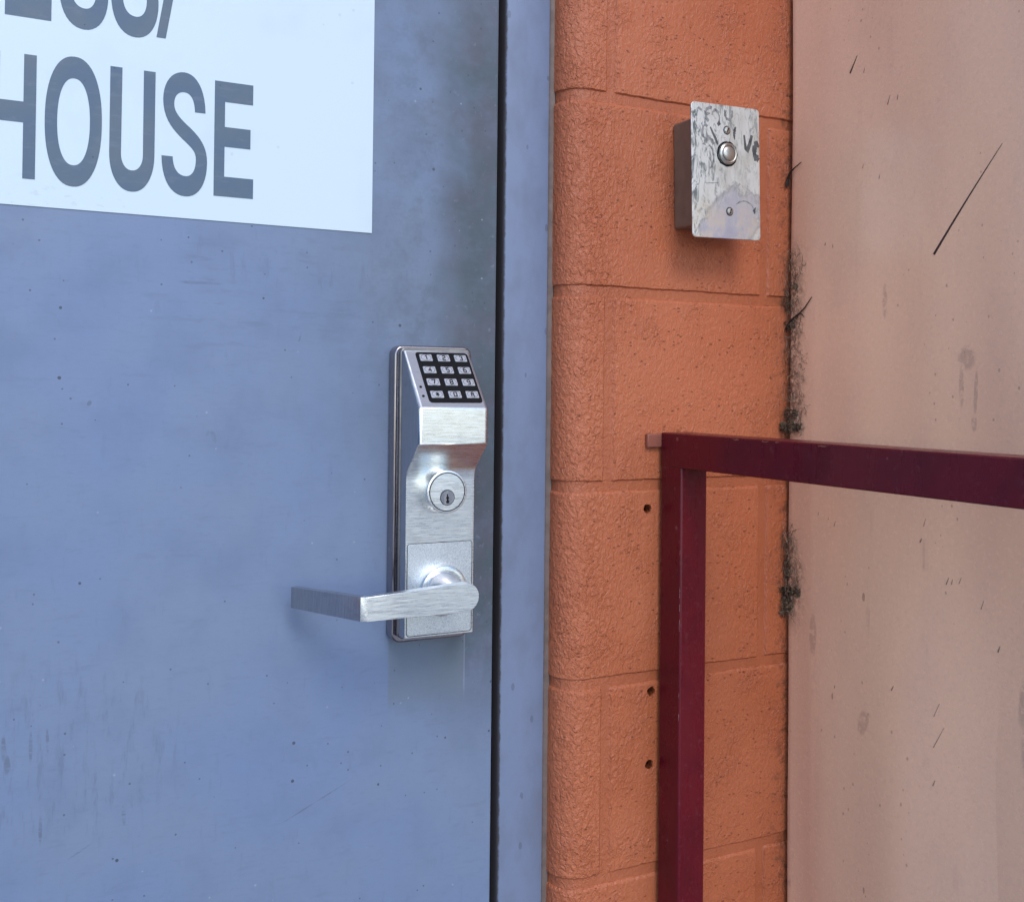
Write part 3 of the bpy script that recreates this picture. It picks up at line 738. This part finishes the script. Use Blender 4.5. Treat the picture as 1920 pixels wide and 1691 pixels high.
scr = [([(257, 1525.5), (259.3, 1511), (261.5, 1509.5), (265, 1517), (267.5, 1526)], [2.6, 4, 4.4, 3.6, 2.8]),
       (arc(279, 1509, 8.2, 9.5, 105, 255), 3.6), (arc(250, 1525, 6.5, 10, 130, 215), [1.2, 1.8, 2.4, 2.8, 3, 3, 3, 2.6, 2.4, 2, 1.6, 1.4, 1]),
       (arc(236.5, 1546.5, 4.8, 6.5, 150, 395, 18), 1.5), (arc(206, 1524, 4.6, 7, 60, 330, 16), 1.6),
       ([(212, 1530), (215, 1524), (219, 1518), (221.5, 1512)], [1.2, 2.4, 3.4, 2.2]), (arc(210, 1508, 6.5, 9.5, 20, 165), 2.0),
       (arc(212, 1543, 6, 7.5, 70, 250), 1.5), (arc(219, 1540, 5.2, 8.5, -60, 160, 14), 1.3), ([(204, 1546.5), (208, 1543), (212, 1544.5)], [1, 2.6, 1]),
       (arc(208, 1498, 8.0, 13.0, -70, 75), 1.2), ([(196, 1549), (201, 1546.5)], 1.6), ([(222, 1536), (224, 1533)], 3.0),
       (arc(256, 1437, 16, 17, 20, 130), 0.7), ([(271.5, 1448), (269.5, 1444), (270.5, 1441)], [1.2, 3.0, 1.4]), ([(205, 1470), (222, 1471.5)], 0.4)]
for k, (p, w) in enumerate(scr):
    p = [(x+random.uniform(-.3, .3), z+random.uniform(-.3, .3)) for x, z in p]; p = [(min(x, 277.3), z) for x, z in p]
    w = [q*random.uniform(.8, 1.5) for q in w] if isinstance(w, list) else [w*random.uniform(1.0, 2.6) for _ in p]
    a, f = ribbon(p, w, 0.08+0.004*k); link_mesh('marker_stroke', [(x, -81.62-h, z) for x, z, h in a], f, M['marker' if k in (0, 1, 2, 5, 12, 14) else 'smudge'], pl, smooth=False)

# ------------------------------------------------------------------ pink sheet metal panel on the return wall
XP = 358.0
pan = thing('metal_panel', (XP+20, -250, 0), 'dusty pink painted sheet metal panel standing beside the orange block wall', 'wall panel')
ys = np.linspace(-41.5, -430, 110); zs = np.linspace(0, 2700, 320)
V, F = [], []
for z in zs:
    for y in ys:
        t = -y
        d = 7.5*math.sin(t/66+z/520+.6)*math.sin(z/700+1.0)+0.9*math.sin(t/27+z/330)*math.sin(z/410)+0.45*math.sin(t/15+1.2)*math.sin(z/170+.3)
        d *= min(1, (t-41.5)/40)
        if t < 44: d += 0.9*(44-t)/2.5
        e = 0.8*math.sin(z/140)+0.5*math.sin(z/53) if t < 42 else 0
        V.append((XP+d, y+e, z))
ny = len(ys)
for k in range(len(zs)-1):
    for i in range(ny-1): a = k*ny+i; F.append((a, a+1, a+ny+1, a+ny))
link_mesh('sheet', V, F, M['panel'], pan)
box('backing', (XP+5, XP+70, -426, -44, 0, 2700), M['panel'], pan)
link_mesh('end_fold', *box_geo(XP-0.5, XP+70.5, -434, -430.2, 0, 2701), M['panel'], pan, bevel=1.0)
def on_panel(V): return [(XP-1.9-h, u, v) for u, v, h in V]
def panel_mark(name, pts, w):
    a, f = ribbon(pts, w, 0.25); o = link_mesh(name, [(XP-2.2-h, u, v) for u, v, h in a], f, M['scratch'], pan, smooth=False); return o
# the mark follows the sheet surface
def sheet_x(y, z):
    t = -y; d = 7.5*math.sin(t/66+z/520+.6)*math.sin(z/700+1.0)+0.9*math.sin(t/27+z/330)*math.sin(z/410)+0.45*math.sin(t/15+1.2)*math.sin(z/170+.3)
    return XP+d*min(1, max(0, (t-41.5)/40))
def stroke(name, p, q, w0, w1, n=10, bow=0.0):
    pts = []; 
    for i in range(n+1):
        t = i/n; pts.append((p[0]+(q[0]-p[0])*t+bow*math.sin(t*math.pi), p[1]+(q[1]-p[1])*t))
    a, f = ribbon(pts, [w0+(w1-w0)*i/n for i in range(n+1)], 0.15)
    return link_mesh(name, [(sheet_x(u, v)-0.12-h, u, v) for u, v, h in a], f, M['scratch' if name == 'scratch' else 'scuff'], pan, smooth=False)
s = stroke('scratch', (-246.5, 1386), (-324, 1480), 2.6, 0.5, 14, 1.5); s['label'] = 'long dark slanting scratch'
stroke('scratch', (-132.5, 1594.5), (-142.5, 1611), 2.2, 0.7, 5)
for y, z, l, w in ((-186, 1548, 9, 1.4), (-199, 1550, 5, 1.2), (-152, 1590, 5, 1), (-80, 1462, 0, 0), (-98, 1412, 3, 2.0), (-110, 1408, 4, 1.2), (-152, 1488, 4, 1), (-175, 1473, 4, 1),
                   (-262, 1065, 7, 1.1), (-232, 1102, 4, 2.2), (-268, 1066, 5, 1.2), (-236, 1118, 8, .8), (-276, 1068, 6, .9), (-92, 1113, 4, 1), (-108, 1110, 3, 1), (-117, 1104, 6, .9),
                   (-250, 905, 22, .8), (-250, 935, 14, .7), (-250, 868, 6, 1.4), (-200, 948, 5, 1.6), (-318, 1012, 6, 1.8), (-300, 1048, 9, .8), (-120, 930, 3, 1.3)):
    if l: stroke('scuff', (y, z), (y-l*random.uniform(-.1, .6), z+l), w*.8, w*.3, 4)

# ------------------------------------------------------------------ hand rail
rail = thing('handrail', (198, -700, 0), 'maroon square tube handrail running out from the orange wall', 'handrail')
RX0, RX1 = 180.0, 214.0
box('post', (RX0+0.12, RX1-0.12, -77.0, -40.2, 12, 1169.5), M['rail'], rail, bevel=2.2, segs=4)
box('top_rail', (RX0, RX1, -1340, -40.0, 1168.0, 1204.6), M['rail'], rail, bevel=1.6, segs=3)
box('post', (RX0+0.6, RX1-0.6, -1339.5, -1303, 12, 1168.5), M['rail'], rail, bevel=2.6, segs=4)
for yy in (-58.5, -1321): box('foot_plate', (RX0-32, RX1+32, max(-1390, yy-55), min(YF-2, yy+55), 4.5, 12.5), M['rail'], rail, bevel=1)
link_mesh('wall_tab', *box_geo(162.5, 206, -41.0, YF-0.6, 1188.5, 1203.0), M['tabp'], rail, bevel=1.0)
for k in range(4):
    y = -110-random.uniform(0, 330); w = random.uniform(4, 12)
    a, f = ribbon([(y+w*i/5, 1203.3-random.uniform(0, 1.4)) for i in range(6)], [random.uniform(.4, 1.6) for _ in range(6)], 0.1)
    link_mesh('paint_chip', [(RX0-0.05-h, u, v) for u, v, h in a], f, M['tabp'], rail, smooth=False)

for z in [1040, 1031, 1022, 1018, 1009, 1003, 998, 1080, 930, 905]:
    zz = z+random.uniform(-3, 3); w = random.uniform(2, 7)
    a, f = ribbon([(-75.6+random.uniform(-.5, .7), zz+w*i/5) for i in range(6)], [random.uniform(.3, 1.2) for _ in range(6)], 0.1)
    link_mesh('paint_chip', [(RX0+0.35-h, u, v) for u, v, h in a], f, M['chip'], rail, smooth=False)

# ------------------------------------------------------------------ cobwebs and twigs caught in the corner
def cobweb(label, z0, z1, width, nstr, seed, solid):
    """tangle of dusty threads; width(z) is how far it reaches out along the panel, solid = dense knots (z, reach, depth)"""
    r = random.Random(seed); parts = []; pale = []
    zc = (z0+z1)/2
    o = thing('cobweb', (XP, YF-6, z0), label, 'cobweb')
    for i in range(nstr):
        z = z0+(z1-z0)*r.random(); w = width(z)
        y = YF-3-w*r.random()**1.3; x = sheet_x(min(y, -42), z)-r.random()**2*7-0.4
        if r.random() < 0.09: y = YF-0.8-r.random()*3; x = XP-r.random()**1.6*min(14, w*0.8)
        p = [(x, y, z)]; a = r.uniform(0, 6.28)
        for k in range(r.randint(3, 7)):
            a += r.gauss(0, 0.9); l = r.uniform(1.5, 4.5)
            q = p[-1]; y2 = min(YF-0.6, q[1]+l*math.cos(a)*0.7)
            p.append((min(q[0]+r.gauss(0, 0.6), sheet_x(min(y2, -42), q[2])-0.3), y2, q[2]+l*math.sin(a)))
        rad = r.choice((.10, .12, .16, .22, .34))
        (parts if r.random() < .5 else pale).append(tube(p, [rad*r.uniform(.6, 1.2) for _ in p], 3))
    for zc_, reach, dep, hgt, cnt in solid:
        for i in range(cnt):
            y = YF-1-reach*r.random(); x = XP-0.5-dep*r.random()*(1-(-(y-YF)/(reach+2))*.6); z = zc_+hgt*(r.random()-.5)*(1-0.5*(-(y-YF))/reach)
            s = r.uniform(.8, 2.6)
            v = [(min(XP-.3, x+r.gauss(0, s)), min(YF-.5, y+r.gauss(0, s)), z+r.gauss(0, s)) for _ in range(4)]
            parts.append((v, [(0, 1, 2), (0, 2, 3), (0, 3, 1), (1, 3, 2)]))
    link_mesh('dark_threads', *merge(parts), M['web'], o, smooth=False)
    link_mesh('pale_threads', *merge(pale), M['webl'], o, smooth=False)
cobweb('long dusty cobweb in the wall corner just above the maroon rail', 1203, 1412, lambda z: 32 if z < 1330 else 25, 330, 3,
       [(1209, 24, 11, 10, 230), (1224, 18, 3, 16, 34), (1326, 14, 2, 12, 24), (1348, 5, 9, 16, 22), (1372, 20, 1, 9, 10)])
cobweb('short dark cobweb clump in the wall corner below the maroon rail', 988, 1092, lambda z: 27-abs(z-1035)*.26, 190, 5,
       [(1022, 26, 6, 9, 150), (1006, 12, 6, 24, 110), (1046, 9, 3, 30, 36)])
def twig(label, pts, r0, r1, side=None):
    P = [Vector(p) for p in pts]; n = len(P)
    parts = [tube(pts, [r0+(r1-r0)*i/(n-1) for i in range(n)], 6)]
    if side: parts += [tube(q, [r0*.6]*(len(q)-1)+[r1*.6], 5) for q in side]
    o = link_mesh('twig', *merge(parts), M['twig'], None); o.data.transform(Matrix.Translation(-Vector(pts[0])*S)); o.location = Vector(pts[0])*S
    tag(o, label, 'twig'); return o
twig('small dark twig stuck in the corner level with the bell plate', [(XP-1, YF-1.5, 1488), (XP-1.5, YF-3, 1497), (XP-3, YF-9, 1503), (XP-3, YF-16, 1506.5), (XP-2.5, YF-26, 1511)], 1.9, .5,
     [[(XP-1.5, YF-3, 1497), (XP-4, YF-3.5, 1492), (XP-4.5, YF-2.5, 1484)]])
twig('dark bent twig caught in the corner halfway between bell plate and rail', [(XP-2, YF-2, 1322), (XP-3, YF-10, 1331), (XP-3, YF-24, 1338), (XP-3, YF-34, 1345), (XP-2.4, YF-44, 1356)], 1.6, .5,
     [[(XP-3, YF-24, 1338), (XP-5, YF-30, 1338), (XP-3, YF-33, 1334)]])
